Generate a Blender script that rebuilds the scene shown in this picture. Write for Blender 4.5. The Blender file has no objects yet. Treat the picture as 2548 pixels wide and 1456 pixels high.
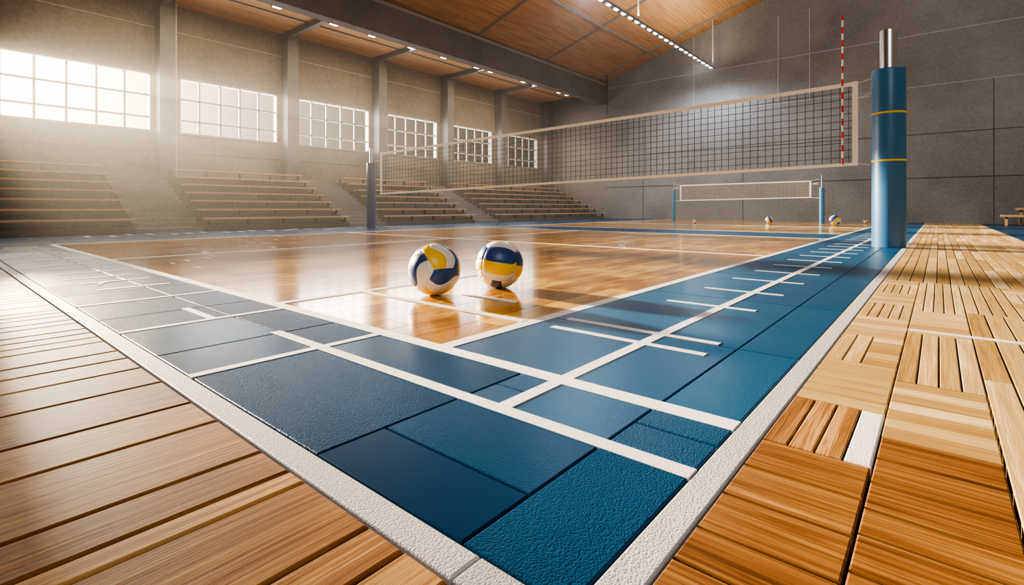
import bpy, math, random
from mathutils import Vector, Matrix
random.seed(7)
S = bpy.context.scene
COL = S.collection
try:
    S.view_settings.look = 'AgX - High Contrast'
except Exception as ex:
    print("look", ex)

# ------------------------------------------------------------ materials
def newmat(name):
    m = bpy.data.materials.new(name); m.use_nodes = True
    nt = m.node_tree
    return m, nt, nt.nodes["Principled BSDF"]
def N(nt, t, **kw):
    n = nt.nodes.new(t)
    for k, v in kw.items(): setattr(n, k, v)
    return n
def L(nt, a, b): nt.links.new(a, b)
def plain(name, col, rough=.5, metal=0, coat=0, noise=0.08, nscale=8, bump=0.0, bscale=200, emit=None, es=0, spec=.5):
    m, nt, p = newmat(name)
    tc = N(nt, "ShaderNodeTexCoord")
    no = N(nt, "ShaderNodeTexNoise"); no.inputs["Scale"].default_value = nscale; no.inputs["Detail"].default_value = 4
    L(nt, tc.outputs["Object"], no.inputs["Vector"])
    cr = N(nt, "ShaderNodeValToRGB")
    cr.color_ramp.elements[0].color = (*[c*(1-noise*2) for c in col], 1); cr.color_ramp.elements[0].position = .3
    cr.color_ramp.elements[1].color = (*[min(1, c*(1+noise)) for c in col], 1); cr.color_ramp.elements[1].position = .7
    L(nt, no.outputs["Fac"], cr.inputs["Fac"]); L(nt, cr.outputs["Color"], p.inputs["Base Color"])
    p.inputs["Roughness"].default_value = rough; p.inputs["Metallic"].default_value = metal
    p.inputs["Specular IOR Level"].default_value = spec
    p.inputs["Coat Weight"].default_value = coat; p.inputs["Coat Roughness"].default_value = .15
    if bump > 0:
        n2 = N(nt, "ShaderNodeTexNoise"); n2.inputs["Scale"].default_value = bscale
        L(nt, tc.outputs["Object"], n2.inputs["Vector"])
        b = N(nt, "ShaderNodeBump"); b.inputs["Strength"].default_value = bump; b.inputs["Distance"].default_value = .002
        L(nt, n2.outputs["Fac"], b.inputs["Height"]); L(nt, b.outputs["Normal"], p.inputs["Normal"])
    if emit:
        p.inputs["Emission Color"].default_value = (*emit, 1); p.inputs["Emission Strength"].default_value = es
    return m

def wood_floor(name, stops, rough=.25, coat=.4, bump=.25, gs=(34, 1.6), spec=.5, wt=(.6, .4, .3), bigscale=1.3):
    """plank wood; face attribute 'tone': r=tone, g=leather, b=grain direction (0 along Y, 1 along X)"""
    m, nt, p = newmat(name)
    tc = N(nt, "ShaderNodeTexCoord"); at = N(nt, "ShaderNodeAttribute", attribute_name="tone")
    sep = N(nt, "ShaderNodeSeparateColor"); L(nt, at.outputs["Color"], sep.inputs[0])
    mY = N(nt, "ShaderNodeMapping"); mY.inputs["Scale"].default_value = (gs[0], gs[1], 1)
    mX = N(nt, "ShaderNodeMapping"); mX.inputs["Scale"].default_value = (gs[1], gs[0], 1)
    L(nt, tc.outputs["Object"], mY.inputs[0]); L(nt, tc.outputs["Object"], mX.inputs[0])
    mx = N(nt, "ShaderNodeMix", data_type='VECTOR')
    L(nt, sep.outputs[2], mx.inputs[0]); L(nt, mY.outputs[0], mx.inputs[4]); L(nt, mX.outputs[0], mx.inputs[5])
    mul = N(nt, "ShaderNodeMath", operation='MULTIPLY'); mul.inputs[1].default_value = 91.7
    L(nt, sep.outputs[0], mul.inputs[0])
    cmb = N(nt, "ShaderNodeCombineXYZ"); L(nt, mul.outputs[0], cmb.inputs[0]); L(nt, mul.outputs[0], cmb.inputs[2])
    add = N(nt, "ShaderNodeVectorMath", operation='ADD'); L(nt, mx.outputs[1], add.inputs[0]); L(nt, cmb.outputs[0], add.inputs[1])
    n1 = N(nt, "ShaderNodeTexNoise"); n1.inputs["Scale"].default_value = 1; n1.inputs["Detail"].default_value = 7
    n1.inputs["Roughness"].default_value = .65; n1.inputs["Distortion"].default_value = .6
    L(nt, add.outputs[0], n1.inputs["Vector"])
    big = N(nt, "ShaderNodeTexNoise"); big.inputs["Scale"].default_value = bigscale; big.inputs["Detail"].default_value = 3
    L(nt, tc.outputs["Object"], big.inputs["Vector"])
    def stretch(o):
        r = N(nt, "ShaderNodeMapRange"); r.inputs[1].default_value = .3; r.inputs[2].default_value = .7; L(nt, o, r.inputs[0]); return r.outputs[0]
    a0 = N(nt, "ShaderNodeMath", operation='MULTIPLY'); a0.inputs[1].default_value = wt[1]; L(nt, sep.outputs[0], a0.inputs[0])
    a1 = N(nt, "ShaderNodeMath", operation='MULTIPLY_ADD'); a1.inputs[1].default_value = wt[0]
    L(nt, stretch(n1.outputs["Fac"]), a1.inputs[0]); L(nt, a0.outputs[0], a1.inputs[2])
    a2 = N(nt, "ShaderNodeMath", operation='MULTIPLY_ADD'); a2.inputs[1].default_value = wt[2]
    L(nt, stretch(big.outputs["Fac"]), a2.inputs[0]); L(nt, a1.outputs[0], a2.inputs[2])
    cr = N(nt, "ShaderNodeValToRGB")
    e = cr.color_ramp.elements
    while len(e) < len(stops): e.new(.5)
    for i, (pos, c) in enumerate(stops): e[i].position = pos; e[i].color = (*c, 1)
    L(nt, a2.outputs[0], cr.inputs["Fac"]); L(nt, cr.outputs["Color"], p.inputs["Base Color"])
    p.inputs["Roughness"].default_value = rough; p.inputs["Coat Weight"].default_value = coat; p.inputs["Coat Roughness"].default_value = .12
    p.inputs["Specular IOR Level"].default_value = spec
    b = N(nt, "ShaderNodeBump"); b.inputs["Strength"].default_value = bump; b.inputs["Distance"].default_value = .002
    L(nt, n1.outputs["Fac"], b.inputs["Height"]); L(nt, b.outputs["Normal"], p.inputs["Normal"])
    return m

def leather_floor(name, c0, c1, rough=.32, force=None, spec=.25, scale=230, st=.45):
    m, nt, p = newmat(name)
    tc = N(nt, "ShaderNodeTexCoord"); at = N(nt, "ShaderNodeAttribute", attribute_name="tone")
    sep = N(nt, "ShaderNodeSeparateColor"); L(nt, at.outputs["Color"], sep.inputs[0])
    mix = N(nt, "ShaderNodeMix", data_type='RGBA'); mix.inputs[6].default_value = (*c0, 1); mix.inputs[7].default_value = (*c1, 1)
    L(nt, sep.outputs[0], mix.inputs[0])
    L(nt, mix.outputs[2], p.inputs["Base Color"])
    vo = N(nt, "ShaderNodeTexVoronoi"); vo.inputs["Scale"].default_value = scale
    L(nt, tc.outputs["Object"], vo.inputs["Vector"])
    b = N(nt, "ShaderNodeBump", invert=True); b.inputs["Distance"].default_value = .002
    mm = N(nt, "ShaderNodeMath", operation='MULTIPLY'); mm.inputs[1].default_value = st
    if force is None: L(nt, sep.outputs[1], mm.inputs[0])
    else: mm.inputs[0].default_value = force
    L(nt, mm.outputs[0], b.inputs["Strength"])
    L(nt, vo.outputs["Distance"], b.inputs["Height"]); L(nt, b.outputs["Normal"], p.inputs["Normal"])
    no = N(nt, "ShaderNodeTexNoise"); no.inputs["Scale"].default_value = 3
    L(nt, tc.outputs["Object"], no.inputs["Vector"])
    mr = N(nt, "ShaderNodeMapRange"); mr.inputs[3].default_value = rough-.06; mr.inputs[4].default_value = rough+.08
    L(nt, no.outputs["Fac"], mr.inputs[0]); L(nt, mr.outputs[0], p.inputs["Roughness"])
    p.inputs["Specular IOR Level"].default_value = spec
    return m

def concrete(name, c0, c1, scale=1.0):
    m, nt, p = newmat(name)
    tc = N(nt, "ShaderNodeTexCoord")
    n1 = N(nt, "ShaderNodeTexNoise"); n1.inputs["Scale"].default_value = .35*scale; n1.inputs["Detail"].default_value = 8; n1.inputs["Roughness"].default_value = .65
    L(nt, tc.outputs["Object"], n1.inputs["Vector"])
    n2 = N(nt, "ShaderNodeTexNoise"); n2.inputs["Scale"].default_value = 9*scale; n2.inputs["Detail"].default_value = 6
    L(nt, tc.outputs["Object"], n2.inputs["Vector"])
    a = N(nt, "ShaderNodeMath", operation='MULTIPLY_ADD'); a.inputs[1].default_value = .35
    L(nt, n2.outputs["Fac"], a.inputs[0]); 
    s = N(nt, "ShaderNodeMath", operation='MULTIPLY'); s.inputs[1].default_value = .75; L(nt, n1.outputs["Fac"], s.inputs[0]); L(nt, s.outputs[0], a.inputs[2])
    cr = N(nt, "ShaderNodeValToRGB"); cr.color_ramp.elements[0].position = .40; cr.color_ramp.elements[1].position = .70
    cr.color_ramp.elements[0].color = (*c0, 1); cr.color_ramp.elements[1].color = (*c1, 1)
    L(nt, a.outputs[0], cr.inputs["Fac"]); L(nt, cr.outputs["Color"], p.inputs["Base Color"])
    p.inputs["Roughness"].default_value = .8; p.inputs["Specular IOR Level"].default_value = .3
    b = N(nt, "ShaderNodeBump"); b.inputs["Strength"].default_value = .2; b.inputs["Distance"].default_value = .02
    L(nt, a.outputs[0], b.inputs["Height"]); L(nt, b.outputs["Normal"], p.inputs["Normal"])
    return m

M_ORANGE = wood_floor("court_wood", [(.25, (.15, .055, .009)), (.65, (.38, .165, .024)), (1.0, (.62, .33, .06)), (1.3, (.76, .46, .12))], rough=.17, coat=.55, bump=.03, gs=(9, 1.5), wt=(.7, .5, .5), bigscale=1.6, spec=.5)
M_BROWN = wood_floor("brown_plank_wood", [(.2, (.085, .032, .011)), (.55, (.22, .095, .030)), (.9, (.36, .185, .064)), (1.15, (.52, .30, .12))], rough=.42, coat=0, bump=.8, gs=(75, 2.0), spec=.16, wt=(.75, .5, .25))
M_PALE = wood_floor("pale_plank_wood", [(.1, (.27, .14, .045)), (.45, (.44, .27, .10)), (.85, (.58, .41, .18)), (1.1, (.72, .57, .33))], rough=.42, coat=.04, bump=.6, gs=(60, 2.2), spec=.2, wt=(.5, .6, .25))  # paler planks for the farther right floor, brown ones nearer the camera
M_BLUE = leather_floor("blue_mat", (.005, .034, .088), (.010, .064, .145), .28, spec=.05)
M_TEAL = leather_floor("blue_court_mat", (.009, .064, .15), (.014, .10, .215), .34, spec=.16)
M_WHITE = leather_floor("white_floor_paint", (.72, .71, .70), (.82, .81, .80), .5, force=.5, spec=.15, scale=240)
M_BORDER = leather_floor("grey_white_border_strip", (.46, .45, .44), (.56, .55, .54), .5, force=1.0, spec=.2, scale=220)
M_GAP = plain("floor_joint", (.012, .008, .005), .8)
M_CONC = concrete("warm_concrete", (.15, .125, .10), (.26, .225, .19))
M_CONCB = concrete("grey_concrete", (.19, .186, .18), (.31, .305, .295))
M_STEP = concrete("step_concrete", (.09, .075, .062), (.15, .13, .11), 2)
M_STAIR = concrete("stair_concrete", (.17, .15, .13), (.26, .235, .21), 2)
M_JOINT = plain("pale_joint", (.5, .5, .5), .7)
M_DJOINT = plain("dark_joint", (.07, .065, .06), .7)
M_COLUMN = plain("grey_column_paint", (.13, .13, .13), .5, nscale=3)
M_RAFTER = plain("grey_rafter_paint", (.30, .28, .26), .5, nscale=3)
M_COLTRIM = plain("pale_column_trim", (.5, .49, .47), .45)
M_BEAM = concrete("beam_concrete", (.13, .115, .10), (.20, .18, .165))
M_FRAME = plain("window_frame_paint", (.32, .29, .25), .5)
M_BENCH = plain("bench_wood", (.62, .33, .18), .45, nscale=5)
M_BENCHL = plain("light_bench_wood", (.66, .44, .22), .45, nscale=5)
M_BENCHM = plain("bench_bracket_wood", (.16, .095, .06), .5)
M_PADN = plain("blue_post_pad", (.04, .16, .33), .38, coat=.15, noise=.05, nscale=2, bump=.1)
M_PADF = plain("dark_blue_post_pad", (.010, .06, .19), .4, noise=.05)
M_PADT = plain("light_blue_post_pad", (.04, .25, .45), .4, noise=.05)
M_YEL = plain("yellow_band", (.75, .5, .03), .45, noise=.03)
M_CHROME = plain("chrome", (.92, .92, .93), .26, metal=1, noise=.02)
M_CORD = plain("net_cord", (.06, .045, .032), .8)
M_CORDL = plain("pale_net_cord", (.38, .33, .27), .8)
M_TAPE = plain("net_tape", (.93, .88, .77), .6, noise=.03, nscale=20)
M_ROPE = plain("rope_white", (.75, .72, .66), .7)
M_BW = plain("ball_white", (.80, .77, .71), .38, coat=.15, noise=.03, bump=.2, bscale=500)
M_BB = plain("ball_blue", (.012, .06, .24), .36, coat=.15, noise=.05, bump=.2, bscale=500)
M_BY = plain("ball_yellow", (.90, .58, .01), .38, coat=.15, noise=.04, bump=.2, bscale=500)
M_LED = plain("led_glow", (1, 1, 1), .5, emit=(.85, .93, 1), es=25)
M_LAMP = plain("warm_lamp_glow", (1, 1, 1), .5, emit=(1, .8, .55), es=22)
M_STEEL = plain("painted_steel", (.3, .3, .31), .4, metal=.5)
M_DARK = plain("dark_fixture", (.04, .04, .04), .5)

def ceil_mat():
    m, nt, p = newmat("ceiling_boards")
    tc = N(nt, "ShaderNodeTexCoord")
    mp = N(nt, "ShaderNodeMapping"); mp.inputs["Scale"].default_value = (12, .6, 12)
    L(nt, tc.outputs["Object"], mp.inputs[0])
    n1 = N(nt, "ShaderNodeTexNoise"); n1.inputs["Scale"].default_value = 1; n1.inputs["Detail"].default_value = 6
    L(nt, mp.outputs[0], n1.inputs["Vector"])
    w = N(nt, "ShaderNodeTexWave", wave_type='BANDS', bands_direction='X', wave_profile='SAW'); w.inputs["Scale"].default_value = 2.2
    L(nt, tc.outputs["Object"], w.inputs["Vector"])
    cr = N(nt, "ShaderNodeValToRGB"); cr.color_ramp.elements[0].position = .3; cr.color_ramp.elements[1].position = .75
    cr.color_ramp.elements[0].color = (.40, .22, .095, 1); cr.color_ramp.elements[1].color = (.64, .40, .20, 1)
    L(nt, n1.outputs["Fac"], cr.inputs["Fac"])
    gt = N(nt, "ShaderNodeMath", operation='GREATER_THAN'); gt.inputs[1].default_value = .08; L(nt, w.outputs["Fac"], gt.inputs[0])
    mr = N(nt, "ShaderNodeMapRange"); mr.inputs[3].default_value = .75; mr.inputs[4].default_value = 1; L(nt, gt.outputs[0], mr.inputs[0])
    mx = N(nt, "ShaderNodeVectorMath", operation='SCALE'); L(nt, cr.outputs["Color"], mx.inputs[0]); L(nt, mr.outputs[0], mx.inputs[3])
    L(nt, mx.outputs[0], p.inputs["Base Color"]); p.inputs["Roughness"].default_value = .45
    return m
M_CEIL = ceil_mat()

def antenna_mat():
    m, nt, p = newmat("red_white_rod")
    tc = N(nt, "ShaderNodeTexCoord"); sx = N(nt, "ShaderNodeSeparateXYZ"); L(nt, tc.outputs["Object"], sx.inputs[0])
    mo = N(nt, "ShaderNodeMath", operation='MODULO'); mo.inputs[1].default_value = .2; 
    ad = N(nt, "ShaderNodeMath", operation='ADD'); ad.inputs[1].default_value = 10; L(nt, sx.outputs[2], ad.inputs[0]); L(nt, ad.outputs[0], mo.inputs[0])
    gt = N(nt, "ShaderNodeMath", operation='GREATER_THAN'); gt.inputs[1].default_value = .1; L(nt, mo.outputs[0], gt.inputs[0])
    mx = N(nt, "ShaderNodeMix", data_type='RGBA'); mx.inputs[6].default_value = (.7, .03, .02, 1); mx.inputs[7].default_value = (.85, .8, .75, 1)
    L(nt, gt.outputs[0], mx.inputs[0]); L(nt, mx.outputs[2], p.inputs["Base Color"]); p.inputs["Roughness"].default_value = .4
    return m
M_ANT = antenna_mat()

# ------------------------------------------------------------ mesh builder
class MB:
    def __init__(s): s.v = []; s.f = []; s.m = []; s.t = []; s.mats = []
    def mi(s, mat):
        if mat not in s.mats: s.mats.append(mat)
        return s.mats.index(mat)
    def face(s, idx, mi, tone=(0, 0, 0)): s.f.append(idx); s.m.append(mi); s.t.append(tone)
    def box(s, x0, x1, y0, y1, z0, z1, mat):
        b = len(s.v); k = s.mi(mat)
        s.v += [(x, y, z) for z in (z0, z1) for y in (y0, y1) for x in (x0, x1)]
        for f in ((0,2,3,1),(4,5,7,6),(0,1,5,4),(2,6,7,3),(0,4,6,2),(1,3,7,5)): s.face([b+i for i in f], k)
    def slab(s, x0, x1, y0, y1, mat, tone=0, lea=0, ori=0, gap=.002, bev=.004, zt=0, depth=.03):
        x0 += gap; x1 -= gap; y0 += gap; y1 -= gap
        if x1-x0 < .004 or y1-y0 < .004: return
        b = len(s.v); k = s.mi(mat)
        def ring(i, z): return [(x0+i, y0+i, z), (x1-i, y0+i, z), (x1-i, y1-i, z), (x0+i, y1-i, z)]
        s.v += ring(0, zt-depth)+ring(0, zt-bev)+ring(bev*.35, zt-bev*.3)+ring(bev, zt)
        tt = (tone, lea, ori)
        for r in range(3):
            for i in range(4):
                j = (i+1) % 4
                s.face([b+4*r+i, b+4*r+j, b+4*r+4+j, b+4*r+4+i], k, tt)
        s.face([b+12, b+13, b+14, b+15], k, tt)
    def beam(s, a, b_, w, mat, h=None):
        a = Vector(a); b_ = Vector(b_); d = (b_-a).normalized()
        up = Vector((0, 0, 1)) if abs(d.z) < .95 else Vector((1, 0, 0))
        r = d.cross(up).normalized(); u = r.cross(d).normalized()
        h = h or w; o = len(s.v); k = s.mi(mat)
        for p in (a, b_):
            for (i, j) in ((-1,-1),(1,-1),(1,1),(-1,1)): s.v.append(tuple(p+r*(i*w/2)+u*(j*h/2)))
        for i in range(4):
            j = (i+1) % 4; s.face([o+i, o+j, o+4+j, o+4+i], k)
        s.face([o+3, o+2, o+1, o], k); s.face([o+4, o+5, o+6, o+7], k)
    def lathe(s, cx, cy, prof, mat, seg=40, slant=0):
        o = len(s.v); k = s.mi(mat); n_ = len(prof)
        def ring(r, z, sl):
            return [(cx+r*math.cos(2*math.pi*i/seg), cy+r*math.sin(2*math.pi*i/seg), z+sl*r*math.cos(2*math.pi*i/seg+2.4)) for i in range(seg)]
        for n, (r, z) in enumerate(prof): s.v += ring(r, z, slant if n == n_-1 else 0)
        for n in range(n_-1):
            for i in range(seg):
                j = (i+1) % seg
                s.face([o+n*seg+i, o+n*seg+j, o+(n+1)*seg+j, o+(n+1)*seg+i], k)
        c = len(s.v); s.v += ring(prof[0][0], prof[0][1], 0); s.face([c+i for i in range(seg)][::-1], k)
        c = len(s.v); s.v += ring(prof[-1][0], prof[-1][1], slant); s.face([c+i for i in range(seg)], k)
    def obj(s, name, origin=(0,0,0), parent=None, smooth=False, attr=False):
        me = bpy.data.meshes.new(name); O = Vector(origin)
        me.from_pydata([tuple(Vector(v)-O) for v in s.v], [], s.f)
        for m in s.mats: me.materials.append(m)
        me.polygons.foreach_set("material_index", s.m)
        if attr:
            a = me.attributes.new("tone", 'FLOAT_COLOR', 'FACE'); flat = []
            for t in s.t: flat += [t[0], t[1], t[2], 1]
            a.data.foreach_set("color", flat)
        if smooth: me.polygons.foreach_set("use_smooth", [len(f) == 4 for f in s.f])
        me.update()
        ob = bpy.data.objects.new(name, me); COL.objects.link(ob)
        if parent is not None: ob.parent = parent; ob.location = O-parent.location
        else: ob.location = O
        return ob
def empty(name, loc, label, cat, group=None):
    e = bpy.data.objects.new(name, None); COL.objects.link(e); e.location = loc; e.empty_display_size = .2
    e["label"] = label; e["category"] = cat
    if group: e["group"] = group
    return e
def struct(o): o["kind"] = "structure"; return o
R = random.random
YS = -10; XE = 9

# ------------------------------------------------------------ floor (one mesh)
F = MB()
F.box(-18.5, XE+.3, YS-.3, 25.3, -.12, -.028, M_GAP)
W = M_WHITE
xs = [-.335, -.46, -.572, -.68, -.78, -1.01, -1.077, -1.212, -1.48, -1.677, -1.95, -2.18]
while xs[-1] > -17.9: xs.append(xs[-1]-random.choice([.12, .15, .18, .22]))
for a, b in zip(xs[1:], xs[:-1]):
    F.slab(a, b, -1.2, .53, M_BROWN, R(), 0, 0, gap=.0038, bev=.005)
    F.slab(a, b, YS, -1.2, M_BROWN, R(), 0, 0, gap=.0038, bev=.005)
for a, b in ((-.572, -.335), (-18, -.572)):
    F.slab(a, b, .53, .6, M_BORDER, R(), 1, 0, gap=.002, bev=.004, zt=.001)
F.slab(-.402, -.335, .6, 25, M_BORDER, .5, 1, 0, gap=.002, bev=.004, zt=.001)
bx = [-1.1, -1.92, -2.3, -2.83, -3.25, -3.8, -4.3, -4.9, -5.6, -6.4, -7.2, -8.0, -9.0, -10.5]
for a, b in zip(bx[1:], bx[:-1]):
    for (c, d) in ((.6, 1.08), (1.08, 1.38)):
        F.slab(a, b, c, d, M_BLUE, R()*.5, 1 if R() < .6 else .25)
F.slab(-1.1, -.62, .6, .79, M_BLUE, .1, .05); F.slab(-1.1, -.62, .79, 1.08, M_BLUE, .5, .5)
F.slab(-.62, -.402, .6, 1.08, M_BLUE, .8, 1)
F.slab(-1.1, -.955, 1.08, 1.22, M_TEAL, .0, 1); F.slab(-1.1, -.955, 1.22, 1.38, M_TEAL, .0, 1)
F.slab(-.955, -.62, 1.08, 1.38, M_TEAL, .25, .4)
F.slab(-.62, -.402, 1.08, 1.24, M_TEAL, .0, 1); F.slab(-.62, -.402, 1.24, 1.38, M_TEAL, .1, 1)
yb = [1.38, 2.15, 3.3, 4.6, 5.8, 7, 8.2, 9.6, 11, 13, 15, 18, 21, 25]
for c, d in zip(yb[:-1], yb[1:]):
    for (a, b) in ((-1.56, -.955), (-.955, -.62), (-.62, -.402)):
        F.slab(a, b, c, d, M_TEAL, .1+.6*R(), random.choice([.1, .4, .9]))
H = dict(gap=0, bev=.0012, depth=.006)
LZ = [0]
def line(x0, x1, y0, y1, z=.002):
    LZ[0] += 1
    F.slab(x0, x1, y0, y1, W, R(), .6, 0, zt=z+.00006*(LZ[0] % 25), **H)
line(-10.55, -.402, 1.35, 1.42); line(-1.59, -1.52, 1.42, 25); line(-10.6, -10.52, 1.42, 25)
line(-2.34, -.402, 1.05, 1.10)
line(-.98, -.93, 1.10, 1.35); line(-.98, -.93, 1.42, 25)
for x in (-1.935, -2.85, -3.8): line(x-.022, x+.022, .6, 1.35)
line(-3.27, -2.87, .975, 1.015)
for y, xa, xb in ((1.98, -1.42, -.69), (2.175, -1.46, -.70)): line(xa, xb, y-.022, y+.022)
y = 3.0; g = .65
while y < 20:
    line(-1.28, -.77, y-.025, y+.025); y += g
x = -4.45
while x > -10.3:
    line(x-.028, x+.028, .74+.1*R(), 1.17+.1*R()); x -= .36+.12*R()
for i in range(8):
    a0 = i/8*math.pi*.5; a1 = (i+1)/8*math.pi*.5
    F.beam((-4.75-.16*math.cos(a0), 1.05-.16*math.sin(a0)+0, .002), (-4.75-.16*math.cos(a1), 1.05-.16*math.sin(a1), .002), .03, W, .004)
x = -10.52
while x < -1.6:
    x1 = min(x+.19, -1.56); y = 1.38-1.0*R()
    while y < 10.9:
        y1 = y+.7+.8*R()
        F.slab(x, x1, max(y, 1.38), min(y1, 10.9), M_ORANGE, R(), 0, 0, gap=.0008, bev=.0015)
        y = y1
    x = x1
for xx in (-16.4, -13.5):
    for y0, y1 in ((.6, 3.4), (3.4, 6.5), (6.5, 9.5), (9.5, 13), (13, 17), (17, 21), (21, 25)):
        F.slab(xx-(1.8 if xx < -15 else 0), xx+2.95, y0, y1, M_BLUE, .6+.4*R(), .2)
line(-10.5, -1.56, 10.9, 10.97)
F.slab(-10.55, -1.56, 10.97, 13, M_BLUE, .7, .2)
x = -10.55
while x < -1.6:
    x1 = min(x+.3, -1.56); F.slab(x, x1, 13, 25, M_ORANGE, .4+.5*R(), 0, 0, gap=.001, bev=.0015); x = x1
line(-10.5, -1.56, 13, 13.08); line(-10.5, -1.56, 17.5, 17.6)
line(-3.04, -2.975, 1.42, 3.1, .003); line(-2.975, -1.59, 1.95, 2.005, .003); line(-2.4, -1.95, 2.32, 2.37, .003)
line(-10.5, -1.59, 6.48, 6.58, .003); line(-7.02, -6.94, 1.42, 10.9, .003)
for i in range(22):
    yy = 2.2+i*.36; xx = -12.9+.25*math.sin(i*1.9)
    line(xx-.3, xx+.15*R(), yy, yy+.07)
def longi(x0, x1, y0, y1, n, mat, lo=0, hi=1, gap=.0018, bev=.003):
    w = (x1-x0)/n
    for i in range(n): F.slab(x0+i*w, x0+(i+1)*w, y0, y1, mat, lo+(hi-lo)*R(), 0, 0, gap=gap, bev=bev)
def cross(x0, x1, y0, y1, n, mat, lo=0, hi=1, gap=.0018, bev=.003):
    w = (y1-y0)/n
    for i in range(n): F.slab(x0, x1, y0+i*w, y0+(i+1)*w, mat, lo+(hi-lo)*R(), 0, 1, gap=gap, bev=bev)
colA = (-.335, -.112)
ysA = [-6, -3, -1, .1, .25, .4, .55, .69, .8, .908, 1.05, 1.196, 1.357]
for c, d in zip(ysA[:-1], ysA[1:]):
    F.slab(*colA, c, d, M_BROWN, R()*.35, 0, 1, gap=.0024, bev=.0035)
longi(-.335, -.168, 1.357, 1.73, 3, M_BROWN, .4, .9); F.slab(-.168, -.112, 1.357, 1.73, W, .8, .1)
cross(*colA, 1.73, 2.25, 6, M_PALE, 0, 1)
longi(-.335, -.22, 2.25, 2.75, 2, M_PALE, .3, .8); cross(-.22, -.112, 2.25, 2.75, 5, M_PALE)
colB = (-.112, .112)
ysB = [-6, -3, -1, 0, .14, .3, .45, .6, .72, .83, .95, 1.07, 1.17, 1.29, 1.42, 1.56]
for c, d in zip(ysB[:-1], ysB[1:]):
    F.slab(*colB, c, d, M_BROWN, R()*.35, 0, 1, gap=.0024, bev=.0035)
cross(*colB, 1.56, 2.1, 7, M_PALE, 0, 1)
longi(-.112, .112, 2.1, 2.95, 4, M_PALE, .1, 1)
cross(*colB, 2.95, 3.6, 6, M_PALE, .2, 1)
for y0, y1 in ((-6, -.5), (-.5, 1.0), (1.0, 2.3), (2.3, 3.7)):
    longi(.112, .33, y0, y1, 3, M_PALE if y0 > .9 else M_BROWN, .0, .8)
y = 2.75; flip = 0
while y < 5:
    (longi if flip else cross)(*colA, y, min(y+.5, 5), 5, M_PALE, .2, 1); y += .5; flip ^= 1
longi(*colB, 3.6, 5, 5, M_PALE, .3, 1); longi(.112, .33, 3.7, 5, 4, M_PALE)
cxs = [.33, .58, .83, 1.12]
for i, (a, b) in enumerate(zip(cxs[:-1], cxs[1:])):
    y = -6; fl = i % 2
    while y < 5:
        st = min(.45 if y > 0 else 2, 5-y)
        (longi if fl else cross)(a, b, y, y+st, 4, M_PALE if y > .9 else M_BROWN, .1, 1); y += st; fl ^= 1
y = 5
while y < 25:
    st = min(1.3, 25-y)
    longi(-.335, 1.12, y, y+st, 18, M_PALE, .1, 1, gap=.0025); y += st
line(-.11, 1.1, 2.98, 3.03)
for y0, y1 in ((-6, 2), (2, 7), (7, 12)): longi(1.12, XE, y0, y1, 20, M_PALE)
longi(-.335, XE, YS, -6, 24, M_BROWN)
F.slab(1.12, XE, 12, 25, M_BLUE, .7, .2)
floor = struct(F.obj("floor", attr=True))

# ------------------------------------------------------------ walls
XW = -18.2
wins = [(.75, 4.65), (5.35, 8.47), (9.2, 12.3), (13.15, 16.05), (17.0, 19.9), (20.8, 23.9)]
ZB, ZT = 2.88, 4.68
Y0 = YS
w = MB()
w.box(XW-.3, XW, Y0, 25, 0, ZB, M_CONC); w.box(XW-.3, XW, Y0, 25, ZT, 7.4, M_CONC)
ed = [Y0]+[e for p in wins for e in p]+[25]
for i in range(0, len(ed), 2): w.box(XW-.3, XW, ed[i], ed[i+1], ZB, ZT, M_CONC)
w.box(XW, XW+.012, Y0, 25, 6.05, 6.07, M_JOINT); w.box(XW, XW+.012, Y0, 25, 2.3, 2.32, M_DJOINT)
struct(w.obj("wall_left"))
for n, (a, b) in enumerate(wins):
    m = MB(); t = .055; xf = XW-.16
    cols = 6 if n == 0 else 5
    m.box(xf-.06, XW+.03, a, b, ZB-.0, ZB+.06, M_FRAME); m.box(xf-.06, XW+.01, a, b, ZT-.06, ZT, M_FRAME)
    m.box(xf-.06, XW+.01, a, a+.06, ZB, ZT, M_FRAME); m.box(xf-.06, XW+.01, b-.06, b, ZB, ZT, M_FRAME)
    for i in range(1, cols):
        yy = a+(b-a)*i/cols; m.box(xf-.03, xf+.03, yy-t/2, yy+t/2, ZB, ZT, M_FRAME)
    for z in (3.34, 4.01): m.box(xf-.03, xf+.03, a, b, z-t/2, z+t/2, M_FRAME)
    struct(m.obj("window_%d" % (n+1)))
trim = 1
for y0 in (4.72, 8.58, 12.42, 16.25, 20.1, 24.2):
    m = MB()
    m.box(XW, XW+.5, y0, y0+.4, 0, 6.88, M_COLUMN)
    m.box(XW+.0, XW+.3, y0+.4, y0+.5, 0, 6.88, M_COLTRIM)
    m.box(XW+.5, -14.6, y0+.02, y0+.2, 6.68, 6.88, M_COLUMN)
    struct(m.obj("trim_%d" % trim)); trim += 1
m = MB(); m.box(XW-.3, -14.6, Y0, 25, 6.88, 7.0, M_CEIL)
m.box(-16.4, -16.34, Y0, 25, 6.85, 6.88, M_COLUMN)
struct(m.obj("ceiling_side"))
m = MB(); m.box(-14.6, -14.2, Y0, 25, 6.38, 7.5, M_BEAM); m.box(-14.2, -14.17, Y0, 25, 7.38, 7.5, M_RAFTER)
struct(m.obj("trim_%d" % trim)); trim += 1
def zc(x): return 7.6+.3*(x+14.2) if x < 1 else 12.16-.3*(x-1)
m = MB()
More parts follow.
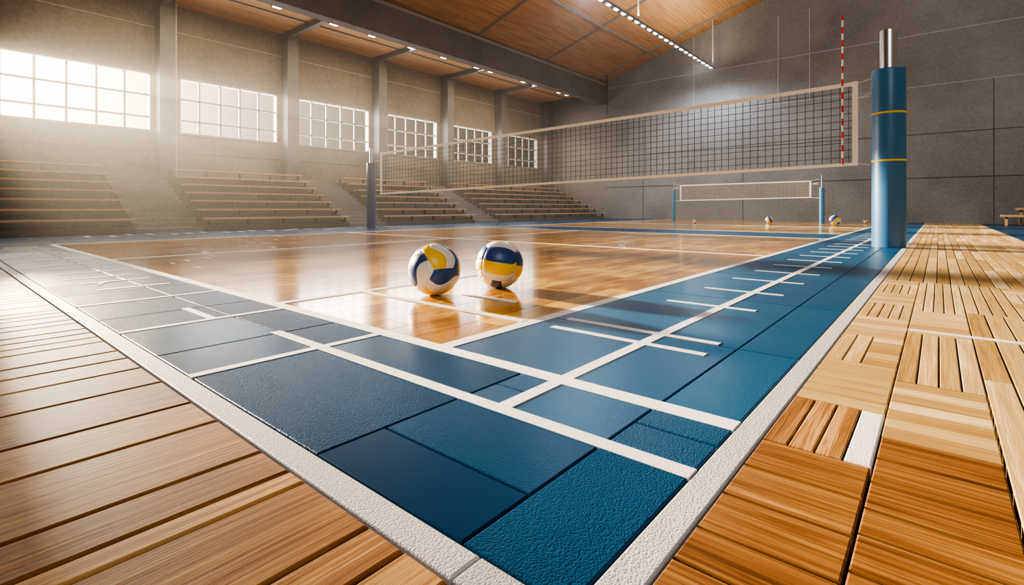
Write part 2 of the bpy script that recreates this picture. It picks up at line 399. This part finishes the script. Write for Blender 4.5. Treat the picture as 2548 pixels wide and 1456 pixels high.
for a, b in ((-14.6, 1), (1, XE+.3)):
    o = len(m.v); k = m.mi(M_CEIL)
    m.v += [(a, Y0, zc(a)), (b, Y0, zc(b)), (b, 25, zc(b)), (a, 25, zc(a)), (a, Y0, zc(a)+.2), (b, Y0, zc(b)+.2), (b, 25, zc(b)+.2), (a, 25, zc(a)+.2)]
    for f in ((3, 2, 1, 0), (4, 5, 6, 7), (0, 1, 5, 4), (2, 3, 7, 6), (1, 2, 6, 5), (3, 0, 4, 7)): m.face([o+i for i in f], k)
struct(m.obj("ceiling"))
for yy in (.9, 5.5, 10.1, 14.7, 19.3, 23.9):
    m = MB(); m.beam((-14.2, yy, zc(-14.2)-.04), (.9, yy, zc(.9)-.04), .07, M_RAFTER, .08); struct(m.obj("trim_%d" % trim)); trim += 1
for xx in (-11.2,):
    m = MB(); m.box(xx-.04, xx+.04, Y0, 24.9, zc(xx)-.09, zc(xx)+.02, M_RAFTER); struct(m.obj("trim_%d" % trim)); trim += 1
def endwall(y0, y1, yface, name, joints):
    m = MB()
    m.box(-18.5, XE+.3, y0, y1, 0, 7.2, M_CONCB)
    o = len(m.v); k = m.mi(M_CONCB)
    pf = [(-18.5, 7.2), (XE+.3, 7.2), (XE+.3, 9.75), (1, 12.3), (-14.2, 7.75), (-18.5, 7.3)]
    m.v += [(x, y0, z) for x, z in pf]+[(x, y1, z) for x, z in pf]
    m.face([o+i for i in range(6)], k); m.face([o+11-i for i in range(6)], k)
    if joints:
        for z in (1.73, 5.25, 7.25): m.box(-14.2, XE, 24.985, 25, z-.012, z+.012, M_JOINT if z > 2 else M_DJOINT)
        m.box(-14.2, XE, 24.99, 25, 3.4, 3.42, M_DJOINT)
        for x in (-9.3, -5.5, -4.27, 3, 7): m.box(x-.015, x+.015, 24.985, 25, 5.25 if x < -4 else 1.73, 9.2, M_JOINT)
        for x in (-12, -7, -1, 1.5): m.box(x-.01, x+.01, 24.99, 25, 0, 5.25, M_DJOINT)
    struct(m.obj(name))
endwall(25, 25.3, 25, "wall_back", True)
endwall(YS-.3, YS, YS, "wall_front", False)
m = MB(); m.box(XE, XE+.3, YS, 25, 0, 9.8, M_CONCB); struct(m.obj("wall_right"))

# ------------------------------------------------------------ bleachers
def bleacher(y0, y1, label):
    e = empty("bleacher", (-15.5, (y0+y1)/2, 0), label, "bleachers", "bleachers along the window wall")
    base = MB()
    for i in range(7):
        x1 = -14.1-.5*i; z = .12+.233*i
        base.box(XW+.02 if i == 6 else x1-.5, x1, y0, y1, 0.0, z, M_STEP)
    base.obj("concrete_steps", e.location, e)
    for i in range(7):
        xx = -14.0-.5*i; z = .32+.233*i
        s = MB(); s.box(xx-.3, xx, y0+.02+.03*i, y1-.02, z-.04, z, M_BENCH)
        s.obj("bench_seat", (xx, (y0+y1)/2, z), e)
        n = max(2, int((y1-y0)/1.0)); zt = .12+.233*i
        g = MB(); g.box(-.2, -.12, -.02, .02, 0, .16, M_BENCHM)
        proto = None
        for j in range(n+1):
            yy = y0+.12+(y1-y0-.24)*j/n
            if proto is None: proto = g.obj("bench_support", (0, 0, 0)); b = proto
            else: b = proto.copy(); COL.objects.link(b)
            b.parent = e; b.location = Vector((xx, yy, zt))-e.location
lab = "stepped concrete bleacher with narrow reddish wooden benches below tall windows"
secs = [(-2.5, 3.3), (4.7, 8.8), (10.2, 14.4), (15.8, 24.6)]
for a, b in secs: bleacher(a, b, lab)
for a, b in ((3.3, 4.7), (8.8, 10.2), (14.4, 15.8)):
    m = MB()
    for i in range(14):
        x1 = -14.1-.25*i; z = .1+.115*i
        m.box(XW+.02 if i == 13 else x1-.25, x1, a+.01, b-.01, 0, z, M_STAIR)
    o = m.obj("aisle_stairs", (-16, (a+b)/2, 0)); o["label"] = "grey concrete stair flight between bleacher sections"; o["category"] = "stairs"; o["group"] = "bleacher aisle stairs"

# ------------------------------------------------------------ posts and nets
def post(x, y, r, zpad, ztop, rp, mat, stripes, label, group):
    e = empty("volleyball_post", (x, y, 0), label, "net post", group)
    m = MB(); m.lathe(x, y, [(r*.99, 0), (r, .02), (r, zpad-.03), (r*.99, zpad-.01), (r*.97, zpad)], mat, 56)
    m.obj("pad", (x, y, 0), e, smooth=True)
    m = MB(); m.lathe(x, y, [(rp, zpad-.01), (rp, ztop-.05), (rp, ztop)], M_CHROME, 48, slant=.2)
    o = m.obj("pole", (x, y, zpad), e, smooth=True); o["label"] = "chrome pole top"
    for z in stripes:
        m = MB(); m.lathe(x, y, [(r+.001, z-.014), (r+.004, z-.009), (r+.004, z+.009), (r+.001, z+.014)], M_YEL, 48)
        m.obj("stripe", (x, y, z), e, smooth=True)
    return e
PN = Vector((-.562, 9.2, 0)); PF = Vector((-12.35, 8.4, 0))
post(PN.x, PN.y, .205, 2.59, 3.15, .105, M_PADN, (1.95, 1.26), "tall blue padded volleyball post with yellow bands and chrome top", "main net posts")
post(PF.x, PF.y, .125, 1.85, 2.27, .05, M_PADF, (), "dark blue padded post with thin metal top near bleachers", "main net posts")
def netset(pa, pb, za, zb, cols, rows, cord, cw, tw, thick, postA, postB, label, group, antenna=None, clear=.012):
    a = Vector(pa); b = Vector(pb)
    e = empty("volleyball_net", ((a.x+b.x)/2, (a.y+b.y)/2, 0), label, "volleyball net", group)
    def P(u, v):
        p = a.lerp(b, u); lo = za[0]*(1-u)+zb[0]*u; hi = za[1]*(1-u)+zb[1]*u
        return Vector((p.x, p.y, lo*(1-v)+hi*v))
    m = MB()
    for i in range(1, cols):
        m.beam(P(i/cols, 0), P(i/cols, 1), cw, cord)
    for j in range(1, rows):
        m.beam(P(0, j/rows), P(1, j/rows), cw, cord)
    m.obj("netting", P(.5, 0), e)
    m = MB(); m.beam(P(0, 1), P(1, 1), thick, M_TAPE, tw); m.obj("top_tape", P(.5, 1), e)
    m = MB(); m.beam(P(0, 0), P(1, 0), thick, M_TAPE, tw*.8); m.obj("bottom_tape", P(.5, 0), e)
    d = (b-a).normalized(); wv = tw*1.2/(b-a).length
    for u0 in (0, 1-wv):
        m = MB(); n = Vector((d.y, -d.x, 0))*(thick*.6)
        o = len(m.v); k = m.mi(M_TAPE)
        for q in (n, -n):
            for (u, v) in ((u0, -.02), (u0+wv, -.02), (u0+wv, 1.03), (u0, 1.03)): m.v.append(tuple(P(u, v)+q))
        for f in ((0, 1, 2, 3), (7, 6, 5, 4), (0, 4, 5, 1), (1, 5, 6, 2), (2, 6, 7, 3), (3, 7, 4, 0)): m.face([o+i for i in f], k)
        m.obj("side_tape", P(u0, 0), e)
    for (u, pp, dz) in ((0, postA, .1), (1, postB, .1)):
        for v, off in ((1, dz), (.82, dz), (.82, -.0), (0, -.04)):
            m = MB(); q = P(u, v); tgt = Vector((pp.x, pp.y, q.z+off*(1 if u == 0 else .5)))
            tgt2 = tgt+(q-tgt).normalized()*(pp.z+clear)
            m.beam(q, tgt2, cw*1.4, M_ROPE); m.obj("rope", q, e)
    if antenna is not None:
        u = antenna[0]; q = P(u, 0); n = Vector((d.y, -d.x, 0))*.025
        if n.y > 0: n = -n
        m = MB(); m.lathe(q.x+n.x, q.y+n.y, [(.013, q.z-.02), (.013, antenna[1]-.01), (.008, antenna[1])], M_ANT, 12)
        o = m.obj("antenna", (q.x+n.x, q.y+n.y, q.z), e, smooth=True); o["label"] = "red and white striped rod"
    return e
def on(p, q, x):
    u = (x-p.x)/(q.x-p.x); r = p.lerp(q, u); r.z = 0; return r
NA = on(PN, PF, -.93); NB = on(PN, PF, -11.95)
netset(NA, NB, (1.237, 2.45), (.97, 2.09), 96, 11, M_CORD, .0065, .06, .012, Vector((PN.x, PN.y, .205)), Vector((PF.x, PF.y, .125)),
       "long volleyball net with cream tape edges across the court", "volleyball nets", antenna=((-1.125+.93)/(-11.95+.93), 3.5))
QL = Vector((-8.87, 21.5, 0)); QR = Vector((-3.28, 21.5, 0))
post(QL.x, QL.y, .06, 1.35, 1.68, .02, M_PADT, (), "slim light blue volleyball post near the concrete end wall", "second court posts")
post(QR.x, QR.y, .085, 1.32, 1.77, .025, M_PADT, (), "light blue padded volleyball post near the concrete end wall", "second court posts")
netset(Vector((-3.62, 21.5, 0)), Vector((-8.6, 21.5, 0)), (.97, 1.57), (.9, 1.55), 56, 8, M_CORDL, .015, .05, .02, Vector((QR.x, QR.y, .085)), Vector((QL.x, QL.y, .06)),
       "smaller distant volleyball net before the concrete end wall", "volleyball nets", clear=.003)

# ------------------------------------------------------------ volleyballs
AX_STD = [(0, 1, 1, 2), (0, -1, 1, 2), (1, 1, 2, 0), (1, -1, 2, 0), (2, 1, 0, 1), (2, -1, 0, 1)]
AX_BAND = [(0, 1, 1, 2), (0, -1, 1, 2), (1, 1, 0, 2), (1, -1, 2, 0), (2, 1, 1, 0), (2, -1, 1, 0)]
def ball_mesh(name, Rr, cols, warp, AX, n=48):
    verts = []; faces = []; mats = []
    for fi, (ax, sg, sa, va) in enumerate(AX):
        o = len(verts)
        even = ((sa-ax) % 3) == 1
        for i in range(n+1):
            for j in range(n+1):
                s_ = -1+2*i/n; v_ = -1+2*j/n
                if warp == 'S': u_ = s_-.24*math.sin(math.pi*v_)*(1-s_*s_)
                else: u_ = s_-(.30 if fi in (0, 4, 5) else .0)*(1-s_*s_)*((1-v_**6) if fi == 0 else 1)
                p = [0, 0, 0]; p[ax] = sg; p[sa] = math.tan(u_*math.pi/4); p[va] = math.tan(v_*math.pi/4)
                P_ = Vector(p).normalized()
                k = i % (n//3); dm = min(k, n//3-k); de = min(i, n-i, j, n-j); dd = min(dm, de)
                g = {0: .022, 1: .009, 2: .003, 3: .001}.get(dd, 0)
                verts.append(P_*(Rr*(1-g)))
        for i in range(n):
            for j in range(n):
                q = [o+i*(n+1)+j, o+(i+1)*(n+1)+j, o+(i+1)*(n+1)+j+1, o+i*(n+1)+j+1]
                if (sg < 0) == even: q.reverse()
                faces.append(q); mats.append(cols[fi][i//(n//3)])
    me = bpy.data.meshes.new(name); me.from_pydata([tuple(v) for v in verts], [], faces)
    for mt in (M_BW, M_BB, M_BY): me.materials.append(mt)
    me.polygons.foreach_set("material_index", mats)
    me.polygons.foreach_set("use_smooth", [True]*len(faces)); me.update()
    return me
def ball(x, y, Rr, me, rot, label, scale=1, group="volleyballs on the court"):
    o = bpy.data.objects.new("volleyball", me); COL.objects.link(o)
    o.matrix_world = Matrix.Translation((x, y, Rr*.985*scale+.001)) @ rot.to_4x4() @ Matrix.Scale(scale, 4)
    o["label"] = label; o["category"] = "volleyball"; o["group"] = group; return o
Wt, Bl, Ye = 0, 1, 2
m1 = ball_mesh("swirl_volleyball", .17, [(Wt, Bl, Wt), (Wt, Bl, Ye), (Ye, Wt, Bl), (Ye, Wt, Bl), (Bl, Wt, Ye), (Wt, Bl, Wt)], 'S', AX_STD)
m2 = ball_mesh("banded_volleyball", .17, [(Wt, Ye, Bl), (Bl, Ye, Wt), (Bl, Ye, Wt), (Wt, Bl, Wt), (Wt, Ye, Bl), (Wt, Ye, Bl)], 'C', AX_BAND)
def frame(xd, yd):
    x = Vector(xd).normalized(); y = Vector(yd); y = (y-x*y.dot(x)).normalized(); z = x.cross(y)
    return Matrix((x, y, z)).transposed()
cam1 = Vector((2.53, -2.205, .4)).normalized()
rot0 = Vector((1, 1, 1)).normalized().rotation_difference(cam1).to_matrix()
best = None
for k in range(72):
    r_ = Matrix.Rotation(math.radians(5*k), 3, cam1) @ rot0
    v = (r_ @ Vector((0, 0, 1))).z
    if best is None or v > best[0]: best = (v, r_)
rot = Matrix.Rotation(math.radians(-25), 3, cam1) @ best[1]
ball(-2.53, 2.205, .17, m1, rot, "white, navy and yellow swirl-panel volleyball on glossy wood")
cam2 = Vector((2.405, -2.707, .45)).normalized()
ball(-2.405, 2.707, .17, m2, frame(cam2, (0.12, 0.1, 1)), "volleyball with bold blue and yellow bands on glossy wood")
ball(-2.62, 19.6, .17, m2, frame((2, -19, 1), (-12, 0, 12)), "yellow and blue volleyball resting near distant post")
ball(-4.84, 20.6, .17, m2, frame((5, -19, -3), (14, 0, 6)), "pale yellow and blue volleyball below the distant net", .78)
ball(-6.8, 18.3, .17, m1, frame((1, 0, 1), (0, 1, 0)), "small pale ball on distant court", .45)
ball(-2.06, 22.3, .17, m1, frame((1, 1, 1), (0, 1, 0)), "small pale ball near end wall", .5)

# ------------------------------------------------------------ bench at end wall
e = empty("wooden_bench", (2.4, 23.3, 0), "light wooden two-level bench beside the concrete end wall", "bench")
m = MB()
for i in range(4): m.box(1.55, 3.6, 22.9+i*.16, 23.03+i*.16, .28, .35, M_BENCHL)
m.obj("seat", (2.5, 23.2, .3), e)
m = MB()
for i in range(3): m.box(1.95, 3.6, 23.62+i*.16, 23.75+i*.16, .5, .58, M_BENCHL)
m.box(2.25, 3.6, 23.9, 24.05, .58, .75, M_BENCHL)
m.obj("upper_seat", (2.7, 23.8, .5), e)
for x in (1.65, 2.6, 3.5):
    m = MB(); m.box(x, x+.06, 22.95, 23.03, 0, .28, M_BENCHL); m.box(x, x+.06, 23.4, 23.48, 0, .28, M_BENCHL); m.box(x, x+.06, 22.95, 23.48, .22, .28, M_BENCHL)
    m.obj("leg", (x, 23.2, 0), e)
for x in (2.05, 3.5):
    m = MB(); m.box(x, x+.06, 23.65, 23.73, 0, .5, M_BENCHL); m.box(x, x+.06, 23.98, 24.06, 0, .58, M_BENCHL); m.box(x, x+.06, 23.65, 24.06, .44, .5, M_BENCHL); m.obj("leg", (x, 23.8, 0), e)

# ------------------------------------------------------------ lamps
for yy in (4.2, 7.22, 9.12, 10.62, 12.39, 14.05, 15.99, 16.9, 19.28, 20.2, 22.3, 23.06):
    x = -15.5
    e = empty("ceiling_downlight", (x, yy, 6.88), "small square glowing downlight under wooden soffit", "ceiling light", "soffit downlights")
    m = MB(); m.box(x-.16, x+.16, yy-.16, yy+.16, 6.76, 6.88, M_DARK); m.obj("housing", (x, yy, 6.88), e)
    m = MB(); m.box(x-.13, x+.13, yy-.13, yy+.13, 6.745, 6.76, M_LAMP); m.obj("lens", (x, yy, 6.75), e)
for yy in (5, 11.5, 18):
    ld = bpy.data.lights.new("soffit_lamp", 'AREA'); ld.shape = 'RECTANGLE'; ld.size = .4; ld.size_y = 5; ld.energy = 190; ld.color = (1, .76, .5)
    lo = bpy.data.objects.new("soffit_lamp", ld); COL.objects.link(lo); lo.location = (-15.5, yy, 6.7)
XL, ZL = -8.1, 7.1
e = empty("led_strip_light", (XL, 16, ZL), "long suspended metal strip with bright white lamps", "strip light")
m = MB(); m.box(XL-.07, XL+.07, 8, 24.4, ZL, ZL+.08, M_STEEL); m.obj("housing", (XL, 16, ZL), e)
yy = 8.3
while yy < 24.2:
    m = MB(); m.box(XL-.05, XL+.05, yy, yy+.17, ZL-.02, ZL, M_LED); m.obj("led_lamp", (XL, yy, ZL), e); yy += .5
for yy in (9, 16.5, 24.2):
    m = MB(); m.beam((XL, yy, ZL+.08), (XL, yy, zc(XL)), .05, M_JOINT); m.obj("hanging_rod", (XL, yy, ZL), e)
for yy in (13, 22.5):
    ld = bpy.data.lights.new("strip_glow", 'SPOT'); ld.energy = 900; ld.color = (.78, .88, 1); ld.spot_size = 2.9; ld.spot_blend = .6; ld.shadow_soft_size = .05
    lo = bpy.data.objects.new("strip_glow", ld); COL.objects.link(lo); lo.parent = e; lo.location = (0, yy-16, -.08)
m = MB(); m.beam((-13.6, 24.0, 5.6), (-13.6, 24.0, zc(-13.6)), .03, M_DARK)
o = m.obj("hanging_cable", (-13.6, 24, 5.6)); o["label"] = "thin dark cable hanging from wooden ceiling"; o["category"] = "cable"

# ------------------------------------------------------------ light
sun_dir = Vector((-1, 0.0, .215)).normalized()
D = 110
pos = Vector((-2.4, 2.3, .1))+sun_dir*D
ld = bpy.data.lights.new("low_sun", 'SPOT'); ld.energy = 38*4*math.pi*D*D; ld.color = (1, .82, .58); ld.spot_size = math.radians(13); ld.spot_blend = .12; ld.shadow_soft_size = 2.2
so = bpy.data.objects.new("low_sun", ld); COL.objects.link(so); so.location = pos
so.rotation_euler = (Vector((-18.2, 8.0, 3.8))-pos).to_track_quat('-Z', 'Y').to_euler()
for n, (a, b) in enumerate(wins):
    ld = bpy.data.lights.new("window_daylight", 'AREA'); ld.shape = 'RECTANGLE'; ld.size = b-a; ld.size_y = ZT-ZB
    ld.energy = (260, 210, 210, 170, 140, 90)[n]; ld.color = (1, .90, .74) if n == 0 else (1, .96, .92)
    lo = bpy.data.objects.new("window_daylight", ld); COL.objects.link(lo); lo.location = (XW-.4, (a+b)/2, (ZB+ZT)/2)
    lo.rotation_euler = Vector((1, 0, 0)).to_track_quat('-Z', 'Y').to_euler()
for (loc, tgt, en, sz) in (((4, -5, 8.5), (-3, 5, 0), 520, 6), ((3, 11, 9.5), (0, 24, 2), 560, 6)):
    ld = bpy.data.lights.new("hall_fill", 'AREA'); ld.size = sz; ld.energy = en; ld.color = (.93, .96, 1)  # added fill lamps without fixtures, aimed at the court and end wall
    lo = bpy.data.objects.new("hall_fill", ld); COL.objects.link(lo); lo.location = loc
    lo.rotation_euler = (Vector(tgt)-Vector(loc)).to_track_quat('-Z', 'Y').to_euler()
ld = bpy.data.lights.new("ceiling_fill", 'AREA'); ld.shape = 'RECTANGLE'; ld.size = .4; ld.size_y = 20; ld.energy = 360; ld.color = (1, .84, .64)  # added uplight with no fixture of its own, brightens the ceiling boards
lo = bpy.data.objects.new("ceiling_fill", ld); COL.objects.link(lo); lo.location = (XL, 14, ZL+.25); lo.rotation_euler = (math.pi, 0, 0)

wd = bpy.data.worlds.new("sky"); S.world = wd; wd.use_nodes = True; nt = wd.node_tree
bg = nt.nodes["Background"]; bg.inputs["Color"].default_value = (.9, .95, 1, 1); bg.inputs["Strength"].default_value = 1
vs = N(nt, "ShaderNodeVolumeScatter"); vs.inputs["Density"].default_value = .0024; vs.inputs["Anisotropy"].default_value = .68
vs.inputs["Color"].default_value = (1, .96, .9, 1)
L(nt, vs.outputs[0], nt.nodes["World Output"].inputs["Volume"])

# ------------------------------------------------------------ camera
cd = bpy.data.cameras.new("camera"); co = bpy.data.objects.new("camera", cd); COL.objects.link(co)
cd.sensor_width = 36; cd.lens = 1257/2548*36; cd.shift_y = -210/2548; cd.clip_start = .02; cd.clip_end = 200
co.location = (0, 0, .57); co.rotation_euler = (math.radians(90), 0, math.radians(40.2))
S.camera = co
